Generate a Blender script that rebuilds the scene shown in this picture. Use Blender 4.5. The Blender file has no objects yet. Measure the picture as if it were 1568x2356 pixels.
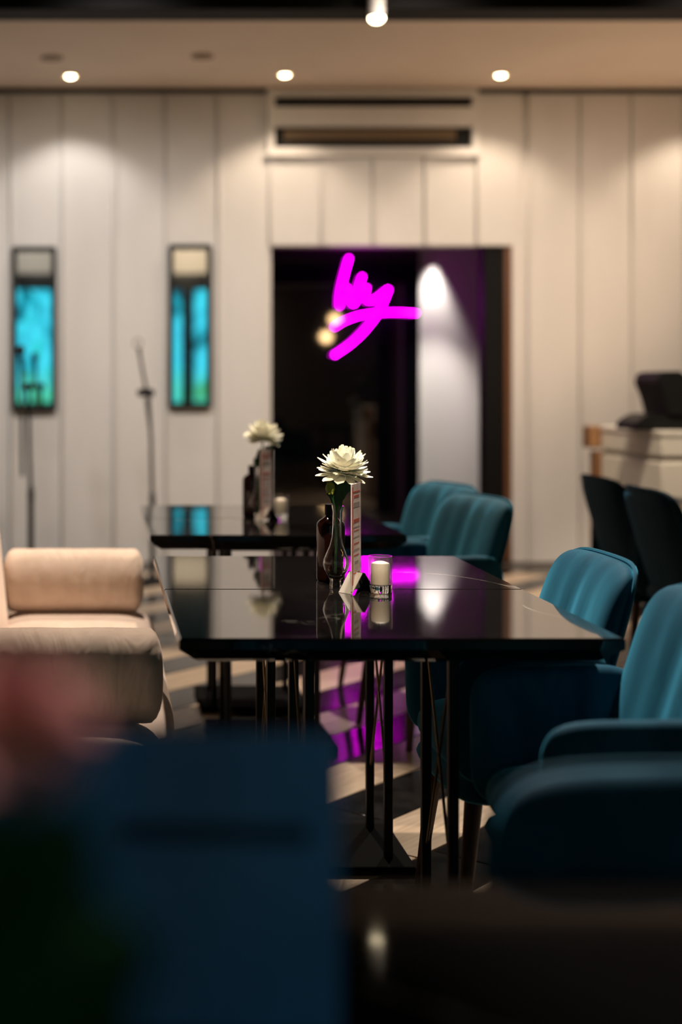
import bpy, bmesh, math, random
from mathutils import Vector, Matrix, Quaternion
random.seed(7)
S = bpy.context.scene
C = S.collection

# ------------------------------------------------------------------ camera
F, CX, CY, H = 3270.0, 230.0, 885.0, 1.25      # focal length in px, vanishing point, camera height
cam_d = bpy.data.cameras.new('camera'); cam = bpy.data.objects.new('camera', cam_d); C.objects.link(cam)
cam.location = (0, 0, H); cam.rotation_euler = (math.pi/2, 0, 0)
cam_d.sensor_fit = 'AUTO'; cam_d.sensor_width = 36.0; cam_d.lens = F/2356*36
cam_d.shift_x = (784-CX)/2356; cam_d.shift_y = -(1178-CY)/2356
cam_d.clip_start = .05; cam_d.clip_end = 100
cam_d.dof.use_dof = True; cam_d.dof.focus_distance = 3.5; cam_d.dof.aperture_fstop = 1.35
S.camera = cam
def P(px, py, Y):                                # pixel + distance -> point
    return Vector(((px-CX)*Y/F, Y, H-(py-CY)*Y/F))

# ------------------------------------------------------------------ world, exposure
w = bpy.data.worlds.new('world'); S.world = w; w.use_nodes = True
w.node_tree.nodes['Background'].inputs[0].default_value = (.9, .8, .7, 1)
w.node_tree.nodes['Background'].inputs[1].default_value = .0
S.view_settings.view_transform = 'Standard'; S.view_settings.look = 'None'
S.view_settings.exposure = 0.0; S.view_settings.gamma = 1.0; S.view_settings.use_curve_mapping = False

# ------------------------------------------------------------------ lamps of the room, and unseen spots added for fill
WARM = (1.0, .80, .60); NEUT = (1.0, .92, .86)
def spot(name, loc, target, power, size, blend=.3, color=WARM, radius=.03):
    l = bpy.data.lights.new(name, 'SPOT'); l.energy = power; l.spot_size = math.radians(size)
    l.spot_blend = blend; l.color = color; l.shadow_soft_size = radius
    o = bpy.data.objects.new(name, l); C.objects.link(o); o.location = loc
    o.rotation_euler = (Vector(target)-Vector(loc)).to_track_quat('-Z', 'Y').to_euler()
    return o
ZC = 3.33                                        # pale ceiling
DL = [P(162, 176, 9.55).x, P(655, 172, 9.55).x, P(1151, 173, 9.55).x, P(1151, 173, 9.55).x+1.45, P(162, 176, 9.55).x-1.45]
for x, c, e in zip(DL, (NEUT, WARM, WARM, WARM, NEUT), (38, 38, 36, 32, 32)):
    spot('downlight_beam', (x, 9.55, ZC-.02), (x, 9.74, 0), e, 108, .5, c, .05)
# unseen spots added as fill light for the panelled wall
for x, e, c in ((-1.5, 100, NEUT), (.1, 115, NEUT), (1.7, 122, (1, .84, .70)), (3.3, 135, (1, .82, .66))):
    spot('wall_fill_beam', (x, 6.9, 3.31), (x, 10, .55), e*1.24, 94, 1.0, c, .15)
# ceiling spots over the dining area, with added fill spots among them
spot('flower_beam', (.30, 1.5, 3.5), (.63, 3.5, .93), 560, 13, .6, WARM, .04)
spot('sofa_beam', (.10, 4.85, 3.5), (-.10, 4.1, .5), 430, 44, .25, (1, .84, .70), .04)
spot('chair_beam', (1.05, 4.9, 3.5), (1.2, 3.0, .75), 640, 30, .4, (1, .92, .84), .05)
spot('far_table_beam', (.6, 7.3, 3.5), (.6, 5.4, .3), 420, 46, .3, WARM, .04)
spot('far_flower_fill', (.3, 4.1, 3.5), (.61, 5.3, .98), 260, 14, .6, WARM, .04)  # added unseen spot, brightens the far flower from the front
spot('near_chair_beam', (.95, 4.5, 3.5), (.72, 1.64, .84), 620, 14, .6, (1, .92, .84), .05)
spot('far_chair_beam', (2.2, 7.2, 3.5), (1.35, 5.3, .7), 300, 34, .4, (1, .92, .84), .05)
spot('counter_beam', (2.1, 5.9, 3.5), (3.2, 7.8, .85), 420, 36, .6, WARM, .05)
spot('front_flower_fill', (-.25, .25, 3.5), (-.04, .60, 1.10), 130, 7, .6, (1, .82, .70), .04)  # narrow unseen spot added to brighten the pink flower
spot('ceiling_fill', (4.2, 8.6, 1.12), (2.2, 8.9, 3.3), 44, 150, .8, (1, .66, .42), .06)  # added warm fill with no fixture, lifts the pale ceiling
spot('rear_wall_fill', (1.5, -3.2, 3.5), (1.6, -4.2, 3.0), 60, 120, .5, WARM, .05)  # unseen spot added so the rear wall shows lit in the mirrors
spot('rear_wall_fill', (-1.1, -3.2, 3.5), (-1.1, -4.2, 3.0), 30, 120, .5, NEUT, .05)  # weaker partner, likewise added for the rear wall

# ------------------------------------------------------------------ materials
def col(c): return (c[0], c[1], c[2], 1)
def mat(name, base=(.5, .5, .5), rough=.5, metal=0., spec=.5, sheen=0., coat=0., trans=0., ior=1.45, emis=None, strength=0., sheen_tint=None, sheen_rough=.4):
    m = bpy.data.materials.new(name); m.use_nodes = True
    b = m.node_tree.nodes['Principled BSDF']; I = b.inputs
    I['Base Color'].default_value = col(base); I['Roughness'].default_value = rough; I['Metallic'].default_value = metal
    I['Specular IOR Level'].default_value = spec; I['IOR'].default_value = ior
    I['Sheen Weight'].default_value = sheen; I['Sheen Roughness'].default_value = sheen_rough
    if sheen_tint: I['Sheen Tint'].default_value = col(sheen_tint)
    I['Coat Weight'].default_value = coat; I['Transmission Weight'].default_value = trans
    if emis: I['Emission Color'].default_value = col(emis); I['Emission Strength'].default_value = strength
    return m
def N(m, t, **kw):
    n = m.node_tree.nodes.new(t)
    for k, v in kw.items(): setattr(n, k, v)
    return n
def L(m, a, b): m.node_tree.links.new(a, b)
def bsdf(m): return m.node_tree.nodes['Principled BSDF']
def coords(m, scale=(1, 1, 1), rot=(0, 0, 0), world=False):
    mp = N(m, 'ShaderNodeMapping'); mp.inputs['Scale'].default_value = scale; mp.inputs['Rotation'].default_value = rot
    if world: L(m, N(m, 'ShaderNodeNewGeometry').outputs['Position'], mp.inputs[0])
    else: L(m, N(m, 'ShaderNodeTexCoord').outputs['Object'], mp.inputs[0])
    return mp.outputs[0]
def noise(m, vec, scale, detail=3, dist=0.):
    n = N(m, 'ShaderNodeTexNoise'); n.inputs['Scale'].default_value = scale; n.inputs['Detail'].default_value = detail
    n.inputs['Distortion'].default_value = dist; L(m, vec, n.inputs['Vector']); return n
def ramp(m, fac, stops):
    r = N(m, 'ShaderNodeValToRGB'); e = r.color_ramp.elements
    while len(e) < len(stops): e.new(.5)
    for k, (p, c) in enumerate(stops): e[k].position = p; e[k].color = col(c)
    L(m, fac, r.inputs[0]); return r.outputs[0]
def bump(m, h, strength=.3, dist=.01):
    b = N(m, 'ShaderNodeBump'); b.inputs['Strength'].default_value = strength; b.inputs['Distance'].default_value = dist
    L(m, h, b.inputs['Height']); L(m, b.outputs[0], bsdf(m).inputs['Normal'])
M = {}
m = M['panel'] = mat('white_lacquer_panel', (.78, .75, .71), .45)
nz = noise(m, coords(m, (1, 1, .35), world=True), 3.0, 4)
L(m, ramp(m, nz.outputs[0], [(.35, (.75, .72, .68)), (.7, (.80, .77, .73))]), bsdf(m).inputs['Base Color'])
bump(m, noise(m, coords(m, (1, 1, .25), world=True), 5, 2).outputs[0], .12, .02)
m = M['wall'] = mat('painted_wall', (.62, .55, .47), .7)
bump(m, noise(m, coords(m), 60).outputs[0], .08, .003)
m = M['ceiling'] = mat('ceiling_paint', (.66, .56, .47), .75)
L(m, ramp(m, noise(m, coords(m), 1.2, 4).outputs[0], [(.3, (.86, .72, .59)), (.7, (.94, .79, .66))]), bsdf(m).inputs['Base Color'])
M['dark_ceiling'] = mat('black_ceiling_paint', (.010, .006, .005), .6)
m = M['beam'] = mat('charcoal_beam', (.007, .006, .006), .7, spec=.2)
bump(m, noise(m, coords(m), 30).outputs[0], .1, .004)
m = M['oak'] = mat('pale_oak', (.55, .42, .29), .32)
vec = coords(m, (14, 1.0, 1)); nz = noise(m, vec, 4, 5, .6)
L(m, ramp(m, nz.outputs[0], [(.3, (.42, .31, .21)), (.7, (.66, .52, .37))]), bsdf(m).inputs['Base Color']); bump(m, nz.outputs[0], .1, .002)
m = M['tile'] = mat('black_stone_tile', (.016, .014, .013), .14, spec=.22)
L(m, ramp(m, noise(m, coords(m), 9, 5).outputs[0], [(.4, (.010, .009, .009)), (.75, (.032, .028, .026))]), bsdf(m).inputs['Base Color'])
m = M['floor'] = mat('floor_screed', (.10, .085, .07), .4)
L(m, ramp(m, noise(m, coords(m), 2, 5).outputs[0], [(.4, (.07, .06, .05)), (.7, (.14, .12, .10))]), bsdf(m).inputs['Base Color'])
# black marble with thin pale veins
m = M['marble'] = mat('black_marble', (.008, .007, .007), .045, spec=.62, ior=1.5)
vec = coords(m, (1, 1, 1), (0, 0, .5), world=True)
n1 = noise(m, vec, 1.3, 6, .9); n2 = noise(m, vec, 3.3, 4, .4)
def absline(m, out, lvl, wdt):
    s = N(m, 'ShaderNodeMath', operation='SUBTRACT'); s.inputs[1].default_value = lvl; L(m, out, s.inputs[0])
    a = N(m, 'ShaderNodeMath', operation='ABSOLUTE'); L(m, s.outputs[0], a.inputs[0])
    r = N(m, 'ShaderNodeMapRange'); r.inputs[1].default_value = 0; r.inputs[2].default_value = wdt; r.inputs[3].default_value = 1; r.inputs[4].default_value = 0
    L(m, a.outputs[0], r.inputs[0]); return r.outputs[0]
v1 = absline(m, n1.outputs[0], .5, .0032)
msk = N(m, 'ShaderNodeMapRange'); msk.inputs[1].default_value = .5; msk.inputs[2].default_value = .62; L(m, n2.outputs[0], msk.inputs[0])
mu = N(m, 'ShaderNodeMath', operation='MULTIPLY'); L(m, v1, mu.inputs[0]); L(m, msk.outputs[0], mu.inputs[1])
L(m, ramp(m, mu.outputs[0], [(0, (.008, .007, .007)), (1, (.42, .36, .30))]), bsdf(m).inputs['Base Color'])
M['black_metal'] = mat('black_metal', (.006, .0055, .0055), .5, spec=.3)
M['matt_black'] = mat('matt_black_iron', (.005, .005, .005), .9, spec=.04)
m = M['marble_dull'] = M['marble'].copy(); m.name = 'low_gloss_black_marble'; bsdf(m).inputs['Specular IOR Level'].default_value = .02; bsdf(m).inputs['Roughness'].default_value = .05  # same marble with weaker reflection, for the foreground table
M['brass_wire'] = mat('bronze_wire', (.16, .11, .06), .35, metal=.8)
M['black_plastic'] = mat('black_plastic', (.006, .006, .006), .55, spec=.25)
M['chrome'] = mat('steel', (.5, .45, .38), .25, metal=1.)
m = M['grey_metal'] = mat('grey_stand_metal', (.09, .075, .055), .35, metal=.7)
# teal velvet
def velvet(name, a, b, tint):
    m = mat(name, a, .75, spec=.2, sheen=1.0, sheen_tint=tint, sheen_rough=.35)
    nz = noise(m, coords(m, (1, 1, .22)), 9, 4, .8)
    L(m, ramp(m, nz.outputs[0], [(.32, a), (.72, b)]), bsdf(m).inputs['Base Color'])
    bump(m, noise(m, coords(m, (1, 1, .3)), 14, 3).outputs[0], .10, .012)
    return m
M['teal'] = velvet('teal_velvet', (.003, .048, .088), (.010, .115, .180), (.10, .55, .78))
M['teal_shaded'] = velvet('shaded_teal_velvet', (.002, .014, .022), (.004, .030, .044), (.03, .16, .24))  # the teal velvet again, darkened to carry the shade on the chair backs
m = M['walnut'] = mat('walnut_leg', (.07, .025, .012), .4)
L(m, ramp(m, noise(m, coords(m, (6, 6, 1)), 8, 4).outputs[0], [(.3, (.045, .016, .008)), (.7, (.10, .036, .018))]), bsdf(m).inputs['Base Color'])
# beige sofa fabric
def fabric(name, a, b, wr=0):
    m = mat(name, a, .8, spec=.2, sheen=.35, sheen_tint=(1, .85, .75))
    nz = noise(m, coords(m), 22, 4)
    L(m, ramp(m, nz.outputs[0], [(.3, a), (.75, b)]), bsdf(m).inputs['Base Color'])
    if wr:
        n2 = noise(m, coords(m, (13, 5, 5)), 1.0, 2, 1.2); bump(m, n2.outputs[0], wr, .03)
    else: bump(m, noise(m, coords(m), 5, 2).outputs[0], .25, .02)
    return m
M['sofa'] = fabric('beige_sofa_fabric', (.66, .53, .44), (.74, .61, .52))
M['bolster'] = fabric('beige_bolster_fabric', (.64, .50, .40), (.72, .58, .47), .4)
# table things
M['glass'] = mat('clear_glass', (1, .98, .95), .02, trans=1., ior=1.45)
m = M['thin_glass'] = bpy.data.materials.new('thin_clear_glass'); m.use_nodes = True
nt = m.node_tree; nt.nodes.remove(nt.nodes['Principled BSDF'])
tr = N(m, 'ShaderNodeBsdfTransparent'); tr.inputs[0].default_value = (.97, .96, .94, 1); gl = N(m, 'ShaderNodeBsdfGlossy'); gl.inputs['Roughness'].default_value = .03
lwf = N(m, 'ShaderNodeLayerWeight'); pw = N(m, 'ShaderNodeMath', operation='POWER'); pw.inputs[1].default_value = 2.2; L(m, lwf.outputs['Facing'], pw.inputs[0])
lw = N(m, 'ShaderNodeMapRange'); lw.inputs[3].default_value = .05; lw.inputs[4].default_value = .85; L(m, pw.outputs[0], lw.inputs[0])
mx_ = N(m, 'ShaderNodeMixShader')
L(m, lw.outputs[0], mx_.inputs[0]); L(m, tr.outputs[0], mx_.inputs[1]); L(m, gl.outputs[0], mx_.inputs[2]); L(m, mx_.outputs[0], nt.nodes['Material Output'].inputs[0])
M['amber'] = mat('amber_glass', (.010, .0022, .0015), .06, spec=.5)
M['wax'] = mat('white_wax', (.86, .78, .66), .5, spec=.3); bsdf(M['wax']).inputs['Subsurface Weight'].default_value = .25
bsdf(M['wax']).inputs['Subsurface Radius'].default_value = (.02, .012, .006)
M['wick'] = mat('wick', (.03, .025, .02), .9)
m = M['petal'] = mat('cream_petal', (.94, .92, .78), .55, spec=.25); bsdf(m).inputs['Subsurface Weight'].default_value = .15
bsdf(m).inputs['Subsurface Radius'].default_value = (.01, .008, .004)
m = M['pink_petal'] = mat('pink_petal', (.72, .34, .34), .6)
M['leaf'] = mat('dark_green_leaf', (.012, .060, .016), .5)
M['leaf_bright'] = mat('yellow_green_bud', (.24, .30, .03), .55)
m = M['card'] = mat('menu_card_print', (.74, .64, .62), .5)
tc = N(m, 'ShaderNodeTexCoord').outputs['Object']
nz = noise(m, tc, 26, 2)
L(m, ramp(m, nz.outputs[0], [(.40, (.66, .52, .50)), (.55, (.74, .66, .65))]), bsdf(m).inputs['Base Color'])
M['print_red'] = mat('red_print', (.50, .12, .09), .6)
M['print_grey'] = mat('grey_print', (.38, .33, .33), .6)
M['lit_plate'] = mat('lit_slope_plate', (.62, .58, .52), .42, metal=.4)
M['acrylic'] = mat('black_acrylic', (.006, .006, .006), .06, spec=.6)
m = M['blue_lit_card'] = mat('blue_lit_menu_cover', (.022, .075, .13), .55)
L(m, ramp(m, noise(m, tc if False else coords(m), 5, 3).outputs[0], [(.35, (.10, .26, .58)), (.7, (.15, .40, .80))]), bsdf(m).inputs['Base Color'])  # blue window light put into the cover colour, mottled by noise
M['navy_print'] = mat('navy_print', (.03, .05, .10), .6)
M['neon'] = mat('magenta_neon_glass', (.9, .1, .9), .3, emis=(1, .0, 1), strength=19)
M['lamp_glow'] = mat('lamp_glow', (1, .9, .7), .4, emis=(1, .82, .52), strength=22)
M['lamp_dead'] = mat('amber_lamp_off', (.30, .19, .08), .5)
M['pendant_glow'] = mat('pendant_glow', (1, .8, .5), .4, emis=(1, .62, .28), strength=22)
M['black_glass'] = mat('black_back_painted_glass', (.002, .002, .003), .03, spec=1.0, ior=1.7)
M['white_paint'] = mat('white_paint', (.80, .76, .72), .5)
M['wood_frame'] = mat('brown_door_wood', (.16, .07, .03), .35)
m = M['counter_wood'] = mat('counter_wood', (.36, .19, .08), .4)
L(m, ramp(m, noise(m, coords(m, (5, 5, 1)), 6, 4).outputs[0], [(.3, (.17, .075, .028)), (.7, (.27, .14, .06))]), bsdf(m).inputs['Base Color'])
M['counter_white'] = mat('counter_white_laminate', (.72, .68, .60), .4)
M['counter_groove'] = mat('counter_groove', (.42, .38, .31), .5)
M['mirror'] = mat('mirror_silver', (.80, .86, .86), .015, metal=1.)
M['frame'] = mat('black_mirror_frame', (.012, .011, .010), .3)
M['door_black'] = mat('matt_black_door_frame', (.004, .0035, .0035), .65, spec=.2)
M['grey_paint'] = mat('dark_grey_paint', (.09, .08, .075), .7, spec=.2)
M['dark_slot'] = mat('vent_cavity', (.006, .006, .005), .7)
M['slat'] = mat('brass_vent_slat', (.30, .20, .11), .45, metal=.2)
m = M['dusk'] = mat('window_dusk_view', (.0, .0, .0), .2)
vec = coords(m, (1, 1, .55), world=True); nz = noise(m, vec, 3.4, 4, .9)
sep = N(m, 'ShaderNodeSeparateXYZ'); L(m, N(m, 'ShaderNodeNewGeometry').outputs['Position'], sep.inputs[0])
skyc = ramp(m, nz.outputs[0], [(.30, (.0, .03, .05)), (.42, (.01, .32, .42)), (.54, (.05, .60, .78)), (.70, (.01, .46, .40))])
mix = N(m, 'ShaderNodeMixRGB'); mix.inputs[2].default_value = (.10, .55, .12, 1)
mr = N(m, 'ShaderNodeMapRange'); mr.inputs[1].default_value = 1.55; mr.inputs[2].default_value = 1.15; L(m, sep.outputs[2], mr.inputs[0])
n3 = noise(m, vec, 5, 2); mm = N(m, 'ShaderNodeMath', operation='MULTIPLY'); L(m, mr.outputs[0], mm.inputs[0]); L(m, n3.outputs[0], mm.inputs[1])
L(m, mm.outputs[0], mix.inputs[0]); L(m, skyc, mix.inputs[1])
L(m, mix.outputs[0], bsdf(m).inputs['Emission Color']); bsdf(m).inputs['Emission Strength'].default_value = 1.5

# ------------------------------------------------------------------ mesh helpers
def link(name, me, mt, parent=None, loc=(0, 0, 0), rot=None, smooth=True, angle=40):
    if smooth and len(me.polygons):
        me.polygons.foreach_set('use_smooth', [True]*len(me.polygons))
        try: me.set_sharp_from_angle(angle=math.radians(angle))
        except Exception: pass
    if mt is not None and not me.materials: me.materials.append(M[mt])
    o = bpy.data.objects.new(name, me); C.objects.link(o); o.location = loc
    if rot is not None: o.rotation_euler = rot
    if parent is not None: o.parent = parent
    return o
def pyd(name, v, f):
    me = bpy.data.meshes.new(name); me.from_pydata([tuple(p) for p in v], [], f); me.update()
    bm = bmesh.new(); bm.from_mesh(me); bmesh.ops.recalc_face_normals(bm, faces=bm.faces); bm.to_mesh(me); bm.free()
    return me
def box_me(x0, x1, y0, y1, z0, z1, bev=.004, seg=2, name='box'):
    bm = bmesh.new()
    bmesh.ops.create_cube(bm, size=1)
    for v in bm.verts:
        v.co = ((x0+x1)/2+v.co.x*(x1-x0), (y0+y1)/2+v.co.y*(y1-y0), (z0+z1)/2+v.co.z*(z1-z0))
    if bev: bmesh.ops.bevel(bm, geom=list(bm.edges), offset=min(bev, .45*min(x1-x0, y1-y0, z1-z0)), segments=seg, profile=.5, affect='EDGES')
    me = bpy.data.meshes.new(name); bm.to_mesh(me); bm.free(); return me
def box(name, x0, x1, y0, y1, z0, z1, mt, parent=None, bev=.004, **kw):
    return link(name, box_me(x0, x1, y0, y1, z0, z1, bev), mt, parent, angle=20, **kw)
def lathe_me(prof, n=32, cap=True):
    v, f = [], []
    for r, z in prof:
        for k in range(n):
            a = 2*math.pi*k/n; v.append((r*math.cos(a), r*math.sin(a), z))
    for i in range(len(prof)-1):
        for k in range(n):
            k2 = (k+1) % n; f.append((i*n+k, i*n+k2, (i+1)*n+k2, (i+1)*n+k))
    if cap:
        f.append(tuple(range(n))[::-1]); f.append(tuple((len(prof)-1)*n+k for k in range(n)))
    return pyd('lathe', v, f)
def lathe(name, prof, mt, parent=None, n=32, cap=True, **kw): return link(name, lathe_me(prof, n, cap), mt, parent, **kw)
def smooth_path(pts, sub=6):
    pts = [Vector(p) for p in pts]; out = []
    for i in range(len(pts)-1):
        p0, p1, p2, p3 = pts[max(i-1, 0)], pts[i], pts[i+1], pts[min(i+2, len(pts)-1)]
        for k in range(sub):
            t = k/sub
            out.append(.5*((2*p1)+(p2-p0)*t+(2*p0-5*p1+4*p2-p3)*t*t+(3*p1-p0-3*p2+p3)*t**3))
    out.append(pts[-1]); return out
def tube_me(pts, r, n=10, radii=None):
    pts = [Vector(p) for p in pts]; v, f = [], []; up = None
    for i, p in enumerate(pts):
        t = (pts[min(i+1, len(pts)-1)]-pts[max(i-1, 0)]).normalized()
        if up is None:
            up = Vector((0, 0, 1)) if abs(t.z) < .9 else Vector((1, 0, 0))
        a = t.cross(up).normalized(); b = a.cross(t).normalized(); up = b
        rr = radii[i] if radii else r
        for k in range(n):
            an = 2*math.pi*k/n; v.append(p+a*rr*math.cos(an)+b*rr*math.sin(an))
    for i in range(len(pts)-1):
        for k in range(n):
            k2 = (k+1) % n; f.append((i*n+k, i*n+k2, (i+1)*n+k2, (i+1)*n+k))
    f.append(tuple(range(n))); f.append(tuple((len(pts)-1)*n+k for k in range(n)))
    return pyd('tube', v, f)
def tube(name, pts, r, mt, parent=None, n=10, radii=None, **kw): return link(name, tube_me(pts, r, n, radii), mt, parent, **kw)
def pillow_me(W, Hh, T, n=5, e=4, g=22, fn=None, flat=.0):
    """closed cushion: rounded-rectangle outline W x Hh in (a,b), thickness T in c, deformed by fn(a,b,c)"""
    v, f, idx = [], [], {}
    for side in (1, -1):
        for i in range(g+1):
            for j in range(g+1):
                s, t = -1+2*i/g, -1+2*j/g
                s = math.copysign(abs(math.sin(s*math.pi/2)), s); t = math.copysign(abs(math.sin(t*math.pi/2)), t)
                edge = i in (0, g) or j in (0, g)
                if edge and (1, i, j) in idx and side == -1: idx[(-1, i, j)] = idx[(1, i, j)]; continue
                mx = max(abs(s), abs(t))
                if mx > 1e-9:
                    q = mx/((abs(s)**n+abs(t)**n)**(1/n)); s2, t2 = s*q, t*q
                else: s2, t2 = s, t
                c = side*T/2*math.sqrt(max(0, 1-mx**e))
                p = (s2*W/2, t2*Hh/2, c)
                v.append(fn(*p) if fn else p); idx[(side, i, j)] = len(v)-1
    for side in (1, -1):
        for i in range(g):
            for j in range(g):
                q = [idx[(side, i, j)], idx[(side, i+1, j)], idx[(side, i+1, j+1)], idx[(side, i, j+1)]]
                f.append(q if side == 1 else q[::-1])
    return pyd('pillow', v, f)
def thing(name, label, cat, loc=(0, 0, 0), rotz=0, group=None):
    o = bpy.data.objects.new(name, None); C.objects.link(o); o.location = loc; o.rotation_euler = (0, 0, rotz)
    o.empty_display_size = .1
    return tag(o, label, cat, group)
def tag(o, label, cat, group=None):
    o['label'] = label; o['category'] = cat
    if group: o['group'] = group
    return o
def struct(o): o['kind'] = 'structure'; return o
def copy_tree(root, label, loc=None, rotz=None):
    def cp(o, par):
        c = o.copy(); C.objects.link(c); c.parent = par
        for ch in o.children: cp(ch, c)
        return c
    r = cp(root, None); r['label'] = label
    if loc is not None: r.location = loc
    if rotz is not None: r.rotation_euler = (0, 0, rotz)
    return r

# ================================================================== THE SETTING
YW = 10.0
OX0, OX1, OZ = P(624, 0, YW).x, P(1197, 0, YW).x, P(0, 565, YW).z      # opening in the back wall
XL, XR, YR = -3.2, 5.4, -4.2
floor = struct(box('floor', XL-.1, XR+.1, YR-.1, 12.3, -.12, -.012, 'floor', bev=0))
# diagonal bands of oak planks and black stone tiles
BW = .225; dr = Vector((math.cos(math.radians(47)), math.sin(math.radians(47)), 0)); nr = Vector((-dr.y, dr.x, 0))
plank_me = box_me(-BW/2+.002, BW/2-.002, -.447, .447, -.012, 0, .002, 1)
tile_me = box_me(-BW/2+.003, BW/2-.003, -.297, .297, -.012, 0, .002, 1)
org = Vector((.8, 5.2, 0)); ang = math.atan2(dr.y, dr.x)-math.pi/2
for k in range(-18, 19):
    Ln = .9 if k % 2 == 0 else .6
    off = (k*0.37) % Ln
    for j in range(-9, 10):
        c = org+nr*(k*BW)+dr*(j*Ln+off)
        if not (-.75 < c.x < 4.3 and 2.0 < c.y < 9.5): continue
        o = link('plank' if k % 2 == 0 else 'tile', plank_me if k % 2 == 0 else tile_me, 'oak' if k % 2 == 0 else 'tile', floor, c, (0, 0, ang))

# back wall: slab with the opening, then separate lacquer panels
bw = bmesh.new()
def bwbox(x0, x1, z0, z1):
    r = bmesh.ops.create_cube(bw, size=1)
    for v in r['verts']: v.co = ((x0+x1)/2+v.co.x*(x1-x0), YW+.085+v.co.y*.13, (z0+z1)/2+v.co.z*(z1-z0))
bwbox(XL, OX0, 0, 3.6); bwbox(OX1, XR, 0, 3.6); bwbox(OX0, OX1, OZ, 3.6)
me = bpy.data.meshes.new('wall_back'); bw.to_mesh(me); bw.free()
wall_back = struct(link('wall_back', me, 'white_paint', smooth=False))
seams = [22+119.0*k for k in range(-12, 36)]
ACX0, ACX1, ACZ0 = P(612, 0, YW).x, P(1096, 0, YW).x, P(0, 360, YW).z
AO0, AO1 = 612, 1206
def panel(x0, x1, z0, z1):
    if x1-x0 < .02: return
    # a board with a rounded rib down its left edge
    d = .026
    box('panel', x0+.002, x1-.002, YW-.006, YW+.02, z0, z1, 'panel', wall_back, bev=.004)
    box('rib', x0+.006, x0+.030, YW-.022, YW-.004, z0, z1, 'panel', wall_back, bev=.008)
for a, b in zip(seams[:-1], seams[1:]):
    x0, x1 = P(a, 0, YW).x, P(b, 0, YW).x
    if x0 < XL or x1 > XR: continue
    mid = (a+b)/2
    top = ZC-.03
    if 612 < mid < 1206:
        if mid < 1096: panel(x0, x1, OZ, ACZ0)
        else: panel(x0, OX1-.0, OZ, top)
    elif a < 612 < b or (mid > 1206 and a < 1206): panel(x0, min(x1, OX0), 0, top)
    else: panel(max(x0, OX1) if mid > 1206 else x0, x1, 0, top)
struct(box('shadow_gap_strip', XL, XR, YW-.03, YW+.02, ZC-.028, ZC, 'black_metal', bev=.004))  # dark strip standing in for the gap shadow below the ceiling
# opening: white reveal post, dark door frame and brown stop
door = struct(box('door_1', P(1106, 0, 10.1).x, P(1152, 0, 10.1).x, YW+.02, YW+.16, 0, OZ, 'door_black', bev=.006))
box('door_stop', P(1152, 0, 10.1).x, P(1176, 0, 10.1).x, YW+.005, YW+.15, 0, OZ, 'wood_frame', door, bev=.006)
box('door_lining', P(1177, 0, 10.0).x, OX1, YW-.012, YW+.14, 0, OZ, 'white_paint', door, bev=.006)
# room behind the opening
YV = 12.05
vx0, vx1, vz = .6, 3.9, 2.40
struct(box('wall_vestibule_left', vx0-.1, vx0, YW+.15, YV+.1, 0, vz, 'beam', bev=0))
struct(box('wall_vestibule_right', vx1, vx1+.1, YW+.15, YV+.1, 0, vz, 'beam', bev=0))
struct(box('wall_vestibule_back', vx0, vx1, YV, YV+.1, 0, vz, 'white_paint', bev=0))
struct(box('dark_lining_left', vx0, OX0, YW+.151, YW+.165, 0, vz, 'beam', bev=0))  # unseen dark front linings, added to keep pink reflections out of the glass
struct(box('dark_lining_right', OX1, vx1, YW+.151, YW+.165, 0, vz, 'beam', bev=0))
struct(box('dark_lining_top', OX0, OX1, YW+.151, YW+.165, OZ, vz, 'beam', bev=0))
struct(box('ceiling_vestibule', vx0-.1, vx1+.1, YW+.15, YV+.1, vz, vz+.08, 'grey_paint', bev=0))
gp = tag(box('glass_panel', .62, P(965, 0, 12.0).x, YV-.04, YV-.002, .02, vz-.01, 'black_glass', bev=.004),
         'tall black glossy glass panel behind the pink neon sign', 'glass panel')
# ceiling
struct(box('ceiling', XL, XR, 7.92, YW+.15, ZC, ZC+.1, 'ceiling', bev=0))
struct(box('trim_2', XL, XR, 7.66, 7.92, 3.275, 3.7, 'beam', bev=.01))
struct(box('ceiling_dark', XL, XR, YR, 7.66, 3.62, 3.72, 'dark_ceiling', bev=0))
# other walls
struct(box('wall_left', XL-.1, XL, YR, YW+.15, 0, 3.65, 'wall', bev=0))
struct(box('wall_right', XR, XR+.1, YR, YW+.15, 0, 3.65, 'wall', bev=0))
struct(box('wall_rear', XL-.1, XR+.1, YR-.1, YR, 0, 3.65, 'wall', bev=0))
def window(nm, x0, x1, z0, z1, mull):
    wroot = struct(box(nm, x0-.07, x1+.07, YR-.01, YR+.02, z0-.07, z1+.28, 'frame', bev=.004))
    xs = [x0]+mull+[x1]
    for a, b in zip(xs[:-1], xs[1:]):
        box('pane', a+(.10 if a != x0 else 0), b-(.10 if b != x1 else 0), YR+.021, YR+.026, z0, z1, 'dusk', wroot, bev=0)
    for t in mull: box('mullion', t-.10, t+.10, YR+.02, YR+.06, z0, z1, 'frame', wroot, bev=.004)
    box('window_sill', x0-.1, x1+.1, YR, YR+.12, z0-.11, z0-.071, 'frame', wroot, bev=.005)
D = 2*YW-YR
window('window_1', (36-CX)*D/F, (120-CX)*D/F, .95, 2.86, [])
window('window_2', (388-CX)*D/F, (486-CX)*D/F, .95, 2.86, [(431-CX)*D/F])

window('window_3', 2.55, 3.2, .95, 2.86, [])

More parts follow.
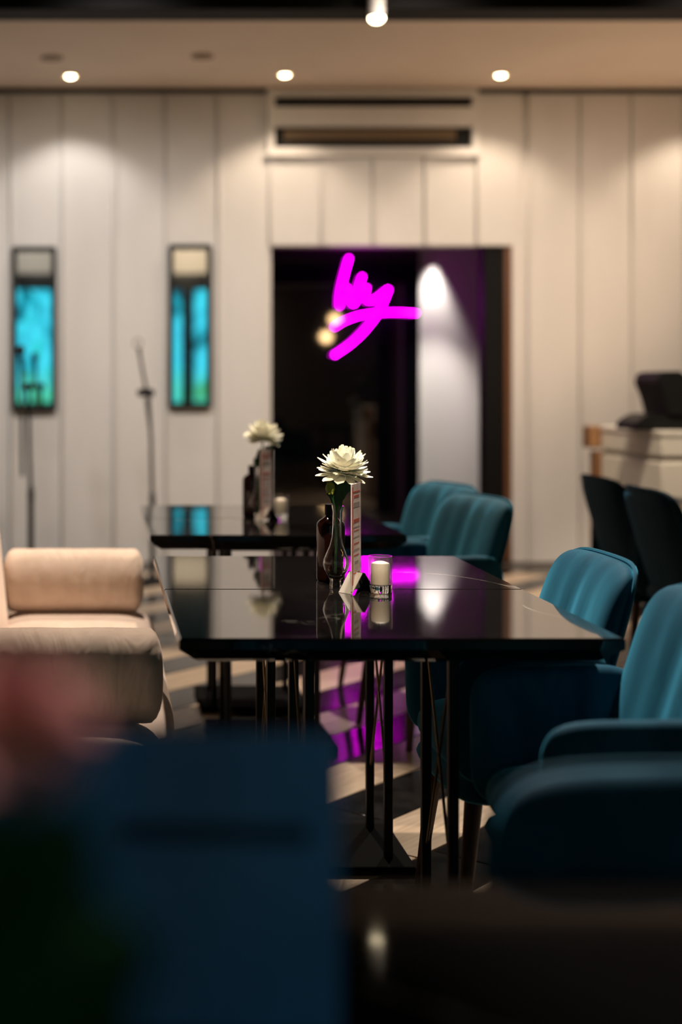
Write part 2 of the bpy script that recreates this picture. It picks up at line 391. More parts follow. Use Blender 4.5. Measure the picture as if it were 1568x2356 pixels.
# ================================================================== CEILING LAMPS
def downlight(px, py, lit, label):
    y = (ZC-H)*F/(CY-py); x = (px-CX)*y/F
    t = thing('ceiling_downlight', label, 'light', (x, y, ZC), 0, 'recessed ceiling downlights')
    lathe('rim', [(.070, 0), (.074, -.004), (.070, -.010), (.036, -.008), (.033, -.003), (.033, 0)], 'ceiling' if lit else 'slat', t, 28, False)
    if lit: lathe('lens', [(.001, -.020), (.022, -.018), (.030, -.010), (.031, -.0005)], 'lamp_glow', t, 24)
    else: lathe('lens', [(.001, -.012), (.040, -.010), (.046, -.0005)], 'lamp_dead', t, 24)
downlight(162, 173, True, 'lit ceiling downlight nearest the left edge of the picture')
downlight(655, 170, True, 'lit ceiling downlight above the left end of the vent')
downlight(1151, 171, True, 'lit ceiling downlight to the right of the vent')
downlight(119, 132, False, 'unlit ceiling lamp above the leftmost downlight')
downlight(465, 128, False, 'unlit ceiling lamp left of the vent, the right of two')
# track spot in front of the beam
py_ = 7.5; c0 = P(866, 40, py_)
t = thing('track_spot', 'bright white track spot hanging from the dark ceiling', 'light', (c0.x, c0.y, c0.z))
lathe('housing', [(.040, .0), (.043, .01), (.043, .15), (.036, .17), (.012, .175)], 'white_paint', t, 28)
lathe('lens', [(.001, -.030), (.024, -.026), (.040, -.010), (.040, .002)], 'lamp_glow', t, 24)
tube('drop_rod', [(0, 0, .17), (0, 0, 3.62-c0.z)], .008, 'black_metal', t)
# pendant globes over the tables by the right wall (seen only as reflections)
for (px, py, Yr, lab) in ((770, 735, 2.2, 'glowing amber glass pendant globe, the higher of two'), (750, 775, 3.1, 'glowing amber glass pendant globe, the lower of two')):
    Dv = 2*(YV-.04)-Yr; x = (px-CX)*Dv/F; z = H-(py-CY)*Dv/F
    t = thing('pendant_lamp', lab, 'lamp', (x, Yr, z), 0, 'amber pendant globes')
    lathe('globe', [(.002, -.08), (.045, -.068), (.074, -.035), (.082, 0), (.074, .035), (.045, .068), (.02, .078)], 'pendant_glow', t, 28)
    lathe('cap', [(.03, .07), (.03, .11), (.012, .13)], 'black_metal', t, 20)
    tube('cord', [(0, 0, .12), (0, 0, 3.62-z)], .004, 'black_metal', t)

# ================================================================== AIR VENT
t = thing('air_vent', 'white wall air vent with two dark slots above the doorway', 'vent', (0, YW, 0))
def pxbox(name, a, b, c, d, y0, y1, mt, par, bev=.006):       # pixel rectangle a..b x c..d at the wall, as a box from y0 to y1 before the wall
    p, q = P(a, d, YW), P(b, c, YW)
    return box(name, p.x, q.x, y0, y1, p.z, q.z, mt, par, bev)
pxbox('cavity', 620, 1090, 212, 352, -.004, .016, 'dark_slot', t, .002)
body = 'panel'
pxbox('frame_rail', 612, 1096, 207, 225, -.05, -.002, body, t)
pxbox('frame_rail', 612, 1096, 248, 294, -.05, -.002, body, t)
pxbox('frame_rail', 612, 1096, 341, 361, -.05, -.002, body, t)
pxbox('frame_stile', 612, 630, 207, 361, -.051, -.001, body, t)
pxbox('frame_stile', 1082, 1096, 207, 361, -.051, -.001, body, t)
pxbox('lip', 606, 1101, 355, 362, -.058, -.002, body, t, .004)
for k in range(4): pxbox('slat', 652, 1046, 300+k*6, 303.6+k*6, -.030, -.006, 'slat', t, .002)

# ================================================================== WALL MIRRORS
def mirror(a, b, c, d, label):
    p, q = P(a, d, YW-.06), P(b, c, YW-.06)
    W2, H2 = (q.x-p.x)/2, (q.z-p.z)
    t = thing('wall_mirror', label, 'mirror', ((p.x+q.x)/2, YW-.022, p.z), 0, 'narrow wall mirrors')
    fw = .036
    # frame: rounded rectangular ring
    def rr(w, h, r, n=8):
        pts = []
        for cx, cz, a0 in ((w-r, h-r, 0), (-w+r, h-r, 90), (-w+r, r, 180), (w-r, r, 270)):
            for k in range(n+1):
                an = math.radians(a0+90*k/n); pts.append((cx+r*math.cos(an), cz+r*math.sin(an)))
        return pts
    o, i = rr(W2, H2, .022), [(x, z+fw) for x, z in rr(W2-fw, H2-2*fw, .008)]
    n = len(o); v, f = [], []
    for ring, y in ((o, 0), (o, -.034), ([(x*.985, z) for x, z in o], -.04), (i, -.038), (i, -.012)):
        v += [(x, y, z) for x, z in ring]
    for r in range(4):
        for k in range(n): k2 = (k+1) % n; f.append((r*n+k, r*n+k2, (r+1)*n+k2, (r+1)*n+k))
    link('frame', pyd('frame', v, f), 'frame', t)
    box('glass', -W2+fw-.004, W2-fw+.004, -.016, -.011, fw-.004, H2-fw+.004, 'mirror', t, bev=0)
    box('backing', -W2+.006, W2-.006, -.010, 0, .006, H2-.006, 'frame', t, bev=0)
mirror(26, 130, 567, 947, 'narrow black-framed wall mirror at the left, behind the microphone')
mirror(387, 488, 562, 940, 'narrow black-framed wall mirror between bare stand and doorway')

# ================================================================== NEON SIGN
YN = 11.945
t = thing('neon_sign', 'handwritten magenta neon letters glowing on black glass', 'neon sign', (0, YN, 0))
def npt(cx, cy): p = P(730+cx/5.807, 560+cy/5.807, YN); return (p.x, 0, p.z)
strokes = [[(425, 187), (345, 480), (303, 690), (297, 850)],
           [(385, 575), (425, 710), (478, 812), (515, 745), (552, 590), (600, 432)],
           [(657, 585), (632, 680), (645, 745), (715, 765), (815, 715), (945, 606)],
           [(948, 606), (875, 790), (785, 960), (640, 1150), (450, 1335), (215, 1500)],
           [(213, 1125), (350, 1040), (560, 965), (800, 932), (1080, 922), (1318, 936)]]
for i, s in enumerate(strokes):
    pth = smooth_path([npt(*q) for q in s], 7)
    pth = [(p[0], p[1]-.006*i, p[2]) for p in pth]
    st = tube('neon_tube', pth, .0095, 'neon', t, 8)
    for e in (pth[0], pth[-1]):
        tube('standoff', [(e[0], e[1]+.008, e[2]), (e[0], YV-.04-YN, e[2])], .005, 'black_metal', st, 6)
# spot washing the white wall beside the sign
cs = P(1000, 600, 11.97)
spot('vestibule_beam', (cs.x, 11.965, vz-.025), (cs.x-.02, 12.0, 0), 75, 58, .9, (1, .93, .88), .03)
spot('vestibule_beam', (cs.x, 11.25, vz-.03), (cs.x, 12.0, 1.1), 90, 40, .9, (1, .93, .88), .03)  # second unseen spot, added to even the shaft down the wall

# ================================================================== TABLES
TZ = .75; TX0, TX1 = .156, 1.034; TCX = (TX0+TX1)/2
slabs = {}
def slab(wx, wy):
    k = (round(wx, 3), round(wy, 3))
    if k in slabs: return slabs[k]
    r = .010; v, f = [], []
    lev = [(0, -.052, .040), (0, -.046, .030), (0, -.022, .0), (0, -.004, .0), (0, 0, .004)]
    for _, z, ins in lev:
        for sx, sy in ((-1, -1), (1, -1), (1, 1), (-1, 1)): v.append((sx*(wx/2-ins), sy*(wy/2-ins), z))
    for i in range(len(lev)-1):
        for q in range(4): q2 = (q+1) % 4; f.append((i*4+q, i*4+q2, (i+1)*4+q2, (i+1)*4+q))
    f.append((0, 1, 2, 3)); n = len(v)-4; f.append((n, n+1, n+2, n+3))
    slabs[k] = pyd('slab', v, f); return slabs[k]
def make_table(label, cx, cy, wx, wy, rotz=0, top='marble'):
    t = thing('dining_table', label, 'table', (cx, cy, 0), rotz, 'black marble dining tables')
    link('tabletop', slab(wx, wy), top, t, (0, 0, TZ), smooth=False)
    box('top_plate', -.22, .22, -.18, .18, TZ-.066, TZ-.053, 'black_metal', t)
    for sx in (-1, 1):
        for sy in (-1, 1): box('post', sx*.152-.011, sx*.152+.011, sy*.125-.011, sy*.125+.011, .024, TZ-.066, 'black_metal', t, .003)
        for s in (-1, 1):
            tube('brace', [(sx*.152, -s*.114, .20), (sx*.152, s*.114, .66)], .0035, 'brass_wire', t, 6)
    bp = box('base_plate', -.21, .21, -.20, .20, 0, .024, 'matt_black', t, .006)
    return t
YA, YB, dY = 2.797, 3.474, .677
make_table('black marble table in the middle, front edge towards us, carrying the sharp candle glass', TCX, YA+dY/2, TX1-TX0, dY-.003)
make_table('black marble table just behind the tabletop seam, carrying the sharp glass vase', TCX, YB+dY/2, TX1-TX0, dY-.003)
FX0, FX1 = .166, 1.02
make_table('farther row black marble table with the blurred flower, its near half', (FX0+FX1)/2, 4.725+.293, FX1-FX0, .583)
make_table('farthest black marble table, behind the blurred white flower', (FX0+FX1)/2, 4.725+.586+.293, FX1-FX0, .583)
make_table('black marble table at right edge beside the dark chairs', 2.98, 6.05, .86, .68)
make_table('out-of-focus black table in the foreground at the bottom', .30, .93, 1.40, 1.0, 0, 'marble_dull')

# ================================================================== VELVET CHAIRS
def make_chair(label, loc, rotz, mt):
    t = thing('velvet_armchair', label, 'chair', loc, rotz, 'velvet tub chairs')
    def back(a, b, c):                       # a: width (Y), b: height (Z), c: thickness (X)
        z = .617+b; lean = .19+.30*(z-.42)
        fold = 0.0
        if c < 0:
            fold = .004*(math.sin(a*55+.6)+.6*math.sin(a*31+b*3))*max(0, 1-abs(a)/.2)
        x = lean-.40*a*a + c + fold
        return (x, a*(1-.10*max(0, z-.62)), z)
    bk = link('backrest', pillow_me(.50, .46, .085, 6.2, 5, 34, back), mt, t)
    # welt along the back's rim
    rim = []
    for k in range(41):
        th = math.pi*(k/40)*1.0
        s, u = math.cos(th), math.sin(th); q = 1/((abs(s)**6.2+abs(u)**6.2)**(1/6.2)) if (abs(s)+abs(u)) else 1
        a_, b_ = s*q*.25, u*q*.23
        rim.append(back(a_*1.002, b_*1.002, .016))
    tube('welt', rim, .005, mt, bk, 6)
    for s in (-1, 1):
        def arm(a, b, c, s=s): return (.078+a-.02*b, s*(.245-.02*(a < 0)*abs(a)*2)+c, .52+b+.02*a)
        link('armrest', pillow_me(.36, .29, .075, 5, 5, 18, arm), mt, t)
    def seat(a, b, c): return (.075+a, b, .415+c+.012*(1-(a/.22)**2))
    link('seat', pillow_me(.34, .43, .12, 6, 5, 18, seat), mt, t)
    link('seat_shell', pillow_me(.36, .50, .07, 5, 5, 14, lambda a, b, c: (.085+a, b, .345+c)), mt, t)
    for sx, sy in ((-1, -1), (-1, 1), (1, -1), (1, 1)):
        tube('leg', [(.085+sx*.12, sy*.17, .34), (.085+sx*.14, sy*.19, .17), (.085+sx*.16, sy*.205, 0)], .015, 'walnut', t, 10, [.021, .016, .011])
    return t
ch = make_chair('teal velvet chair with upright pleated back beside the middle table', (.872, 3.35, 0), 0, 'teal')
copy_tree(ch, 'teal velvet armchair cut by the right edge, arms under the table', (.872, 2.725, 0), 0)
copy_tree(ch, 'teal velvet chair at the far table, the nearer of the pair', (1.075, 5.06, 0), math.radians(14))
copy_tree(ch, 'teal velvet chair at the far table, half hidden behind its neighbour', (1.12, 5.70, 0), math.radians(16))
fc = copy_tree(ch, 'large out-of-focus teal velvet chair in the right foreground', (.665, 1.255, 0), math.radians(90)); fc.scale = (1, 1, .975)
dk = make_chair('teal chair with painted-in shade right of the doorway wall, farther of the pair', (2.50, 6.25, 0), math.radians(180), 'teal_shaded')
copy_tree(dk, 'teal chair with painted-in shade at right edge, nearer of the pair by the counter', (2.44, 5.56, 0), math.radians(180))

# ================================================================== SOFA
t = thing('sofa', 'beige banquette sofa with round bolster arms at the left', 'sofa', (0, 0, 0))
def cyl_bolster(nm, x0, x1, yc, zc, r):
    v, f = [], []; n = 48; prof = []
    Lh = (x1-x0)/2
    K = 26
    for k in range(K+1):
        u = -1+2*k/K; x = math.copysign(abs(math.sin(u*math.pi/2)), u)
        e = max(0, abs(x)-.86)/.14
        rr = r*(math.sqrt(max(0, 1-e*e))*.72+.28 if e < 1 else .28)
        prof.append((x*Lh, rr, e))
    for x, rr, e in prof:
        for k in range(n):
            a = 2*math.pi*k/n
            wob = 1+.018*math.sin(a*9+x*7)*e+.006*math.sin(x*40+a*3)
            sq = 1/((abs(math.cos(a))**2.4+abs(math.sin(a))**2.4)**(1/2.4))
            v.append((x, rr*wob*sq*math.cos(a)*.93, rr*wob*sq*math.sin(a)*.97))
    for i in range(K):
        for k in range(n): k2 = (k+1) % n; f.append((i*n+k, i*n+k2, (i+1)*n+k2, (i+1)*n+k))
    f.append(tuple(range(n))); f.append(tuple(K*n+k for k in range(n)))
    return link(nm, pyd('bolster', v, f), 'bolster', t, ((x0+x1)/2, yc, zc))
cyl_bolster('bolster_arm', -.335, .152, 4.96, .568, .112)
cyl_bolster('bolster_arm', -.335, .147, 3.34, .568, .112)
def seatfn(xc, yc, zc): return lambda a, b, c: (xc+a, yc+b, zc+c)
link('seat_cushion', pillow_me(.56, 1.80, .20, 9, 5, 30, seatfn(-.085, 4.37, .366)), 'sofa', t)
link('seat_cushion', pillow_me(.52, .56, .20, 6, 5, 30, seatfn(-.105, 3.17, .368)), 'sofa', t)
link('base', pillow_me(.56, 2.36, .18, 12, 8, 26, seatfn(-.12, 4.09, .20)), 'sofa', t)
def bfn(a, b, c): return (-.40-.10*b+c, 4.03+a, .52+b)
link('backrest', pillow_me(2.22, .68, .19, 14, 4, 34, bfn), 'sofa', t)
for x in (-.42, .08):
    for y in (3.0, 4.05, 5.05): tube('leg', [(x, y, .13), (x, y, 0)], .02, 'walnut', t, 10)

# ================================================================== TABLE SETS
petal_me_cache = []
def petal_data():
    if petal_me_cache: return petal_me_cache[0]
    v, f = [], []; n = 6
    wid = [.12, .20, .27, .30, .27, .07]
    for i in range(n):
        tt = i/(n-1); z = tt; y = .20*tt*tt
        for s in (-1, 0, 1): v.append((s*wid[i]/1.0*.62, y+.06*abs(s)*(1-tt*.4), z))
    for i in range(n-1):
        for s in range(2): a = i*3+s; f.append((a, a+1, a+4, a+3))
    me = pyd('petal', v, f); petal_me_cache.append(me); return me
def petal_list(count, R, seed):
    rnd = random.Random(seed); out = []; ga = math.pi*(3-math.sqrt(5))
    for k in range(count):
        u = (k+.5)/count
        th = math.radians(4+112*u**.80+rnd.uniform(-9, 9)); ph = k*ga+rnd.uniform(-.2, .2)
        d = Vector((math.sin(th)*math.cos(ph), math.sin(th)*math.sin(ph), math.cos(th)))
        Ln = R*(.80+.24*u)*rnd.uniform(.84, 1.12)
        q = d.to_track_quat('Z', 'Y')
        # inner petals cup inwards: petal's local +Y towards the axis
        axis = Vector((0, 0, 1)); pr = (axis-d*axis.dot(d))
        if pr.length > 1e-4:
            yl = q @ Vector((0, 1, 0)); pr.normalize()
            angq = math.atan2(yl.cross(pr).dot(d), yl.dot(pr)); q = Quaternion(d, angq) @ q
        out.append((d*.006, q, Ln, rnd.uniform(.95, 1.3)))
    return out
def chrysanthemum(name, label, loc, head, R, count, mt, separate, seed, tilt=(0, 0, 0), vz0=.01):
    """stem from the vase at loc to the head offset; petals, leaf, bud"""
    t = thing(name, label, 'flower', loc, 0, None)
    hd = Vector(head)
    hr = bpy.data.objects.new('flower_head', lathe_me([(.002, -.012), (.014, -.008), (.018, 0), (.012, .008), (.002, .012)], 14)); hr.data.materials.append(M['leaf_bright'])
    C.objects.link(hr); hr.parent = t; hr.location = hd; hr.rotation_euler = tilt
    pl = petal_list(count, R, seed); pm = petal_data()
    if separate:
        if not pm.materials: pm.materials.append(M[mt]); pm.polygons.foreach_set('use_smooth', [True]*len(pm.polygons))
        for pos, q, Ln, wf in pl:
            o = bpy.data.objects.new('petal', pm); C.objects.link(o); o.parent = hr; o.location = pos
            o.rotation_mode = 'QUATERNION'; o.rotation_quaternion = q; o.scale = (Ln*wf, Ln, Ln)
    else:
        v, f = [], []
        for pos, q, Ln, wf in pl:
            b = len(v)
            for p in pm.vertices: c = p.co; v.append(pos+q @ Vector((c.x*Ln*wf*1.15, c.y*Ln, c.z*Ln)))
            for p in pm.polygons: f.append(tuple(b+i for i in p.vertices))
        me = bpy.data.meshes.new('petals'); me.from_pydata([tuple(p) for p in v], [], f); me.update()
        o = link('petals', me, mt, hr, angle=180); o['kind'] = 'stuff'
    st = smooth_path([(0, 0, vz0), (.002, .001, .08), (.004, 0, .17), hd*.93+Vector((0, 0, .0)), hd], 5)
    tube('stem', st, .0032, 'leaf', t, 8)
    return t
def leaf_me(Ln, W, curl):
    v, f = [], []; n = 7
    for i in range(n):
        u = i/(n-1); wd = W*math.sin(math.pi*(u*.86+.10))*(1+.25*math.sin(u*17)); z = Ln*u
        for s in (-1, -.5, 0, .5, 1): v.append((s*wd, -curl*u*u+.25*W*abs(s), z))
    for i in range(n-1):
        for s in range(4): a = i*5+s; f.append((a, a+1, a+6, a+5))
    return pyd('leaf', v, f)
def leaf(parent, loc, rot, Ln=.06, W=.013, curl=.02, mt='leaf'):
    return link('leaf', leaf_me(Ln, W, curl), mt, parent, loc, rot, angle=180)
def bud(parent, loc, r=.012):
    b = lathe('bud', [(.001, -r*1.2), (r*.7, -r*.8), (r, -.1*r), (r*.85, r*.7), (r*.4, r*1.3), (.001, r*1.4)], 'leaf_bright', parent, 14, True, loc=loc)
    for k in range(6):
        a = k*math.pi/3
        link('sepal', leaf_me(r*2.4, r*.42, -.002), 'leaf_bright', b, (r*.80*math.cos(a), r*.80*math.sin(a), -r*1.1), (0, 0, a+math.pi/2))
def vase(label, loc, rot=(0, 0, 0)):
    t = thing('bud_vase', label, 'vase', loc, 0, 'glass bud vases')
    t.rotation_euler = rot
    out = [(.0008, 0), (.0145, 0), (.0150, .003), (.0140, .010), (.0138, .015), (.0205, .028), (.0290, .042), (.0325, .055), (.0310, .066), (.0240, .084), (.0165, .103), (.0128, .122), (.0118, .150), (.0120, .185), (.0145, .197), (.0152, .200)]
    inn = [(.0135, .200), (.0105, .186), (.0102, .150), (.0110, .122), (.0148, .103), (.0222, .084), (.0290, .066), (.0303, .055), (.0268, .042), (.0180, .028), (.0090, .0215), (.0008, .020)]
    lathe('glass_body', out+inn, 'glass', t, 36, False)
    return t
def bottle(label, loc):
    t = thing('sauce_bottle', label, 'bottle', loc, 0, 'amber sauce bottles')
    lathe('body', [(.001, 0), (.032, 0), (.0355, .004), (.036, .010), (.036, .140), (.0345, .148), (.029, .154), (.020, .160), (.014, .164), (.0135, .172)], 'amber', t, 36)
    lathe('cap', [(.0150, .168), (.0150, .192), (.0142, .195), (.001, .1955)], 'black_plastic', t, 28)
    return t
def candle(label, loc):
    t = thing('votive_candle', label, 'candle', loc, 0, 'votive candles in glass cups')
    lathe('cup_base', [(.001, 0), (.0265, 0), (.0276, .002), (.0279, .018), (.0265, .0195), (.001, .0195)], 'glass', t, 40, False)
    lathe('glass_cup', [(.0279, .0196), (.0286, .085), (.0281, .087), (.0268, .087), (.0262, .085), (.0256, .0196)], 'thin_glass', t, 40, False)
    lathe('wax', [(.001, .0197), (.0222, .0197), (.0226, .026), (.0222, .066), (.0205, .070), (.010, .074), (.001, .0755)], 'wax', t, 36)
    tube('wick', [(0, 0, .074), (.001, 0, .082)], .0009, 'wick', t, 6)
    return t
def menu(label, loc, rotz, simple=False):
    t = thing('menu_stand', label, 'menu stand', loc, rotz, 'table menu stands')
    # local x: card width, z: up
    W = .088
    cd = box('card', -W/2, W/2, -.0012, .0012, .006, .262, 'card', t, bev=.0005)
    rows = [(.240, .07, .004, 'print_red'), (.228, .05, .006, 'print_red'), (.205, .06, .012, 'print_grey'), (.168, .055, .009, 'print_red'), (.156, .06, .003, 'print_grey'), (.148, .05, .002, 'print_red'),
            (.132, .058, .003, 'print_grey'), (.116, .052, .003, 'print_red'), (.100, .055, .005, 'print_grey'), (.088, .05, .003, 'print_red'), (.070, .04, .006, 'print_grey'), (.045, .06, .003, 'print_red')]
    for z, wd, hh, mt in rows: box('print_line', -wd/2, wd/2, -.0017, -.0012, z, z+hh, mt, cd, bev=0)
    box('print_band', -W/2+.002, -W/2+.012, -.0017, -.0012, .02, .255, 'print_red', cd, bev=0)
    box('sleeve_edge', W/2-.003, W/2, -.0022, .0022, .004, .264, 'glass', t, bev=.0005)
    return t
def tent_foot(parent, rotz):
    v1 = box('foot_plate', 0, .062, -.020, .020, -.0015, .0015, 'lit_plate', parent, .0006); v1.location = (.002, 0, .047); v1.rotation_euler = (0, math.radians(130), rotz)  # pale plate: the foot's lit slope put into its material
    v2 = box('foot_plate', 0, .062, -.026, .026, -.0015, .0015, 'acrylic', parent, .0006); v2.location = (.006, 0, .047); v2.rotation_euler = (0, math.radians(52), rotz)  # black plate: shade of the other slope put into its material

Yv = .5*F/(1349-CY); vx = (771-CX)*Yv/F
vase('clear glass bud vase holding the sharp white flower', (vx, Yv, TZ), (0, math.radians(1.6), 0))
fl = chrysanthemum('chrysanthemum', 'sharp cream white chrysanthemum in the vase on the middle table', (vx, Yv, TZ+.021), (.022, 0, .266), .061, 120, 'petal', True, 3, (math.radians(12), math.radians(4), 0))
leaf(fl, (.006, -.006, .185), (.25, .35, .4), .085, .017, .0)
leaf(fl, (.004, -.004, .175), (.2, -.25, -.3), .080, .015, .0)
leaf(fl, (.008, 0, .20), (.15, .9, 1.0), .055, .014, .012)
leaf(fl, (.006, -.008, .165), (.1, -.02, 0), .075, .014, .0)
leaf(fl, (.01, .004, .21), (-.3, .7, .3), .05, .013, .01)
tube('bud_stem', smooth_path([(.003, -.002, .15), (-.006, -.008, .19), (-.014, -.008, .213)], 5), .0022, 'leaf', fl, 6)
bud(fl, (-.014, -.009, .222), .0125)
bottle('dark amber bottle with black cap behind the sharp vase', ((761-CX)*3.62/F, 3.625, TZ))
Yc = .5*F/(1362-CY)
candle('white candle in clear glass cup beside the sharp vase', ((874.5-CX)*Yc/F, Yc, TZ))
Ym = .5*F/(1362-CY); mx = (818-CX)*Ym/F
mn = menu('narrow pale menu card in a tent foot beside the sharp vase', (mx, Ym, TZ), math.radians(66))
tent_foot(mn, math.radians(-26))
# far table set
def far_set(Yv2):
    x = (594-CX)*Yv2/F
    vase('clear glass bud vase on the far table, blurred', (x, Yv2, TZ))
    f2 = chrysanthemum('chrysanthemum', 'blurred cream white chrysanthemum on the far table', (x, Yv2, TZ+.021), (.018, 0, .285), .064, 90, 'petal', False, 5, (math.radians(10), 0, 0))
    leaf(f2, (.012, 0, .22), (.1, 1.0, .4), .06, .015, .01); leaf(f2, (.004, 0, .19), (.1, .0, .4), .05, .014, .0)
    leaf(f2, (-.002, -.003, .17), (.1, -.3, 0), .04, .012, .0)
    bottle('dark amber bottle with black cap on the far table', ((580-CX)*(Yv2+.07)/F, Yv2+.075, TZ))
    candle('white candle in clear glass cup on the far table', ((647-CX)*Yv2/F, Yv2+.02, TZ))
    m2 = menu('narrow pale menu card in a tent foot on the far table', ((612-CX)*(Yv2-.06)/F, Yv2-.06, TZ), math.radians(58))
    tent_foot(m2, math.radians(-20))
far_set(5.30)
# foreground set
t = thing('menu_stand', 'large out-of-focus menu board with painted blue light standing in the foreground', 'menu stand', (.055, 1.10, TZ), math.radians(-4), 'table menu stands')
bd = box('board', -.235, .130, -.004, .004, .0, .232, 'blue_lit_card', t, .003)
box('print_line', -.04, .105, -.0052, -.004, .148, .162, 'navy_print', bd, bev=0)
box('print_line', -.205, -.07, -.0052, -.004, .095, .102, 'navy_print', bd, bev=0)
box('foot', -.10, .115, .004, .06, 0, .006, 'black_plastic', t, .002)
vase('glass bud vase in the left foreground, holding the pink flower', (-.044, .60, TZ))
pf = chrysanthemum('pink_flower', 'out-of-focus pink flower in the left foreground', (-.044, .60, TZ+.021), (.008, 0, .335), .031, 70, 'pink_petal', False, 9, (math.radians(25), math.radians(10), 0))
for lc, rt, ln, wd in (((0, 0, .16), (.2, -.5, .3), .12, .030), ((.002, 0, .17), (.2, .55, .1), .11, .030), ((0, 0, .19), (.3, -.9, .2), .09, .028), ((.004, 0, .20), (.3, .9, .2), .07, .022), ((.002, 0, .21), (.3, .0, .2), .08, .026), ((0, 0, .12), (.2, -.3, .1), .11, .028), ((-.012, -.01, .20), (0, -.12, 0), .12, .030), ((.012, -.01, .20), (0, .15, 0), .11, .030), ((.0, -.012, .19), (0, .02, .4), .12, .028)):
    leaf(pf, lc, rt, ln, wd, .01)

# ================================================================== MICROPHONE STANDS
Ys = 9.0
def stand_base(t, r=.13):
    lathe('base', [(.001, 0), (r, 0), (r, .012), (r*.9, .020), (.03, .028), (.02, .05), (.012, .055)], 'black_metal', t, 32)
b0 = P(71, 1200, Ys); t = thing('microphone_stand', 'black microphone stand with a microphone, before the left mirror', 'microphone stand', (b0.x, Ys, 0), 0, 'microphone stands')
stand_base(t)
zt = P(65, 890, Ys).z; lx = P(64, 0, Ys).x-b0.x
tube('lower_pole', [(0, 0, .05), (-.001, 0, P(0, 1140, Ys).z)], .020, 'black_metal', t)
tube('upper_pole', [(-.001, 0, P(0, 1140, Ys).z), (lx, 0, zt)], .013, 'black_metal', t)
tube('height_clutch', [(0, 0, P(0, 1165, Ys).z), (0, 0, P(0, 1150, Ys).z), (-.001, 0, P(0, 1130, Ys).z), (-.001, 0, P(0, 1115, Ys).z)], .016, 'black_plastic', t, 12, [.012, .021, .021, .012])
tube('boom_clutch', [(lx-.05, 0, zt), (lx+.035, 0, zt+.004)], .022, 'black_plastic', t, 12)
def rel(px, py): p = P(px, py, Ys); return (p.x-b0.x, -.03, p.z)
tube('boom', [rel(52, 1095), rel(50, 850)], .012, 'grey_metal', t)
mic = tube('microphone', [rel(50, 862), rel(50, 842), rel(48.5, 822)], .014, 'black_plastic', t, 12, [.011, .016, .019])
c = rel(48, 806); lathe('mic_head', [(.002, -.045), (.022, -.030), (.027, -.005), (.026, .014), (.016, .030), (.002, .034)], 'black_metal', mic, 18, loc=c)
b0 = P(350, 1200, Ys); t = thing('microphone_stand', 'bare microphone stand without a microphone, between the two mirrors', 'microphone stand', (b0.x, Ys, 0), 0, 'microphone stands')
stand_base(t)
tube('lower_pole', [(0, 0, .05), rel(350, 1150)[0:1]+(0,)+rel(350, 1150)[2:]], .016, 'black_metal', t)
def r0(px, py): q = rel(px, py); return (q[0], 0, q[2])
tube('upper_pole', [r0(350, 1150), r0(347, 1010), r0(341, 905)], .012, 'grey_metal', t)
tube('height_clutch', [r0(350.5, 1170), r0(350.5, 1158), r0(350, 1142), r0(350, 1130)], .016, 'black_plastic', t, 12, [.011, .018, .018, .011])
tube('boom_clutch', [r0(316, 905), r0(327, 903), r0(344, 903), r0(355, 905)], .02, 'black_plastic', t, 12, [.020, .026, .026, .016])
tube('counterweight', [r0(338, 915), r0(341, 945), r0(345, 990)], .012, 'black_plastic', t, 10, [.015, .014, .009])
tube('boom', [r0(337, 902), r0(327, 850), r0(320, 806)], .010, 'grey_metal', t)
clip = tube('mic_clip', [r0(322, 818), r0(319, 800)], .011, 'black_plastic', t, 10)
ring = [(r0(317, 790)[0]+.026*math.cos(a), .0, r0(317, 790)[2]+.030*math.sin(a)) for a in [math.radians(-60+k*30) for k in range(-4, 9)]]
tube('clip_ring', ring, .004, 'grey_metal', clip, 6)

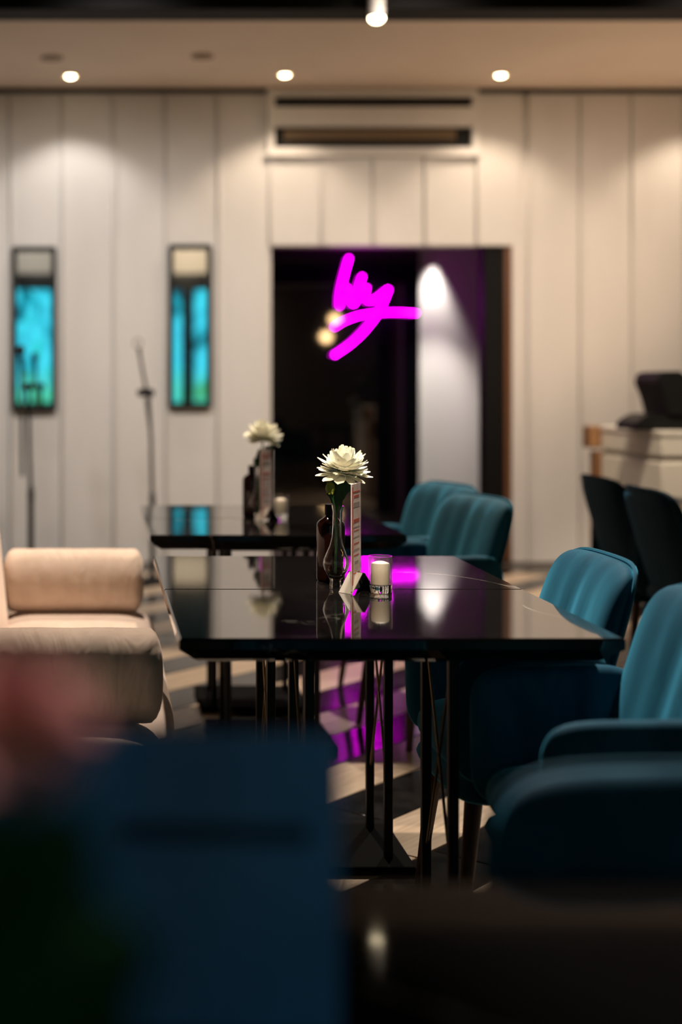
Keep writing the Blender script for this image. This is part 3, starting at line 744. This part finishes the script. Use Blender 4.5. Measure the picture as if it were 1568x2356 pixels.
# ================================================================== COUNTER WITH TILL
Y0c = 7.5; xn = P(1524, 0, Y0c).x; zt = P(0, 991, Y0c).z; y1c = xn*F/(1386-CX)
t = thing('bar_counter', 'pale counter with brown wooden corner post at the right', 'counter', (xn, Y0c, 0))
Lc = 2.0; dc = y1c-Y0c
box('body', 0, Lc, 0, dc, .0, zt-.16, 'counter_white', t, .006)
box('upper_band', -.012, Lc, -.012, dc, zt-.135, zt-.03, 'counter_white', t, .006)
box('top', -.02, Lc, -.02, dc+.02, zt-.03, zt, 'counter_white', t, .008)
box('groove', .006, Lc, .006, dc-.006, zt-.162, zt-.133, 'counter_groove', t, .002)
box('lower_band', -.010, Lc, -.010, dc, zt-.36, zt-.17, 'counter_white', t, .006)
for k in range(4): box('board', -.014, -.004, .06+k*.2, .06+k*.2+.185, .03, zt-.38, 'counter_white', t, .003)
box('plinth', -.004, Lc, -.004, dc, .0, .03, 'counter_wood', t, .003)
xp = P(1347, 0, y1c+.05).x-xn
post = box('corner_post', xp+.04, .012, dc, dc+.10, 0, zt-.15, 'counter_wood', t, .006)
box('post_cap', xp, .012, dc-.01, dc+.11, zt-.13, zt+.0, 'counter_wood', post, .008)
Yp = 7.72
def q(px, py): p = P(px, py, Yp); return (p.x, p.z)
zb = zt
x0 = P(1500, 0, Yp).x
t = thing('cash_register', 'black till with a tilted screen standing on the counter', 'cash register', (x0, Yp, zb))
def prism(name, pts, y0, y1, mt, par, bev=.008):
    bm = bmesh.new(); vs = [bm.verts.new((a-x0, y0, b-zb)) for a, b in pts]; fc = bm.faces.new(vs)
    r = bmesh.ops.extrude_face_region(bm, geom=[fc]); 
    for v in [g for g in r['geom'] if isinstance(g, bmesh.types.BMVert)]: v.co.y = y1
    bmesh.ops.recalc_face_normals(bm, faces=bm.faces)
    bmesh.ops.bevel(bm, geom=list(bm.edges), offset=bev, segments=2, affect='EDGES')
    me = bpy.data.meshes.new(name); bm.to_mesh(me); bm.free(); return link(name, me, mt, par)
def zq(px, py): a, b = q(px, py); return (a, max(b, zb+.001))
prism('base', [zq(1438, 1010), zq(1440, 972), zq(1462, 956), zq(1478, 952), zq(1640, 950), zq(1640, 1010)], -.14, .16, 'black_plastic', t)
sc = prism('screen_housing', [q(1484, 876), q(1494, 856), q(1542, 854), q(1600, 955), q(1510, 957), q(1500, 915)], -.16, .18, 'black_plastic', t, .010)
prism('screen', [q(1548, 866), q(1551, 864), q(1597, 945), q(1594, 948)], -.13, .15, 'acrylic', sc, .001)
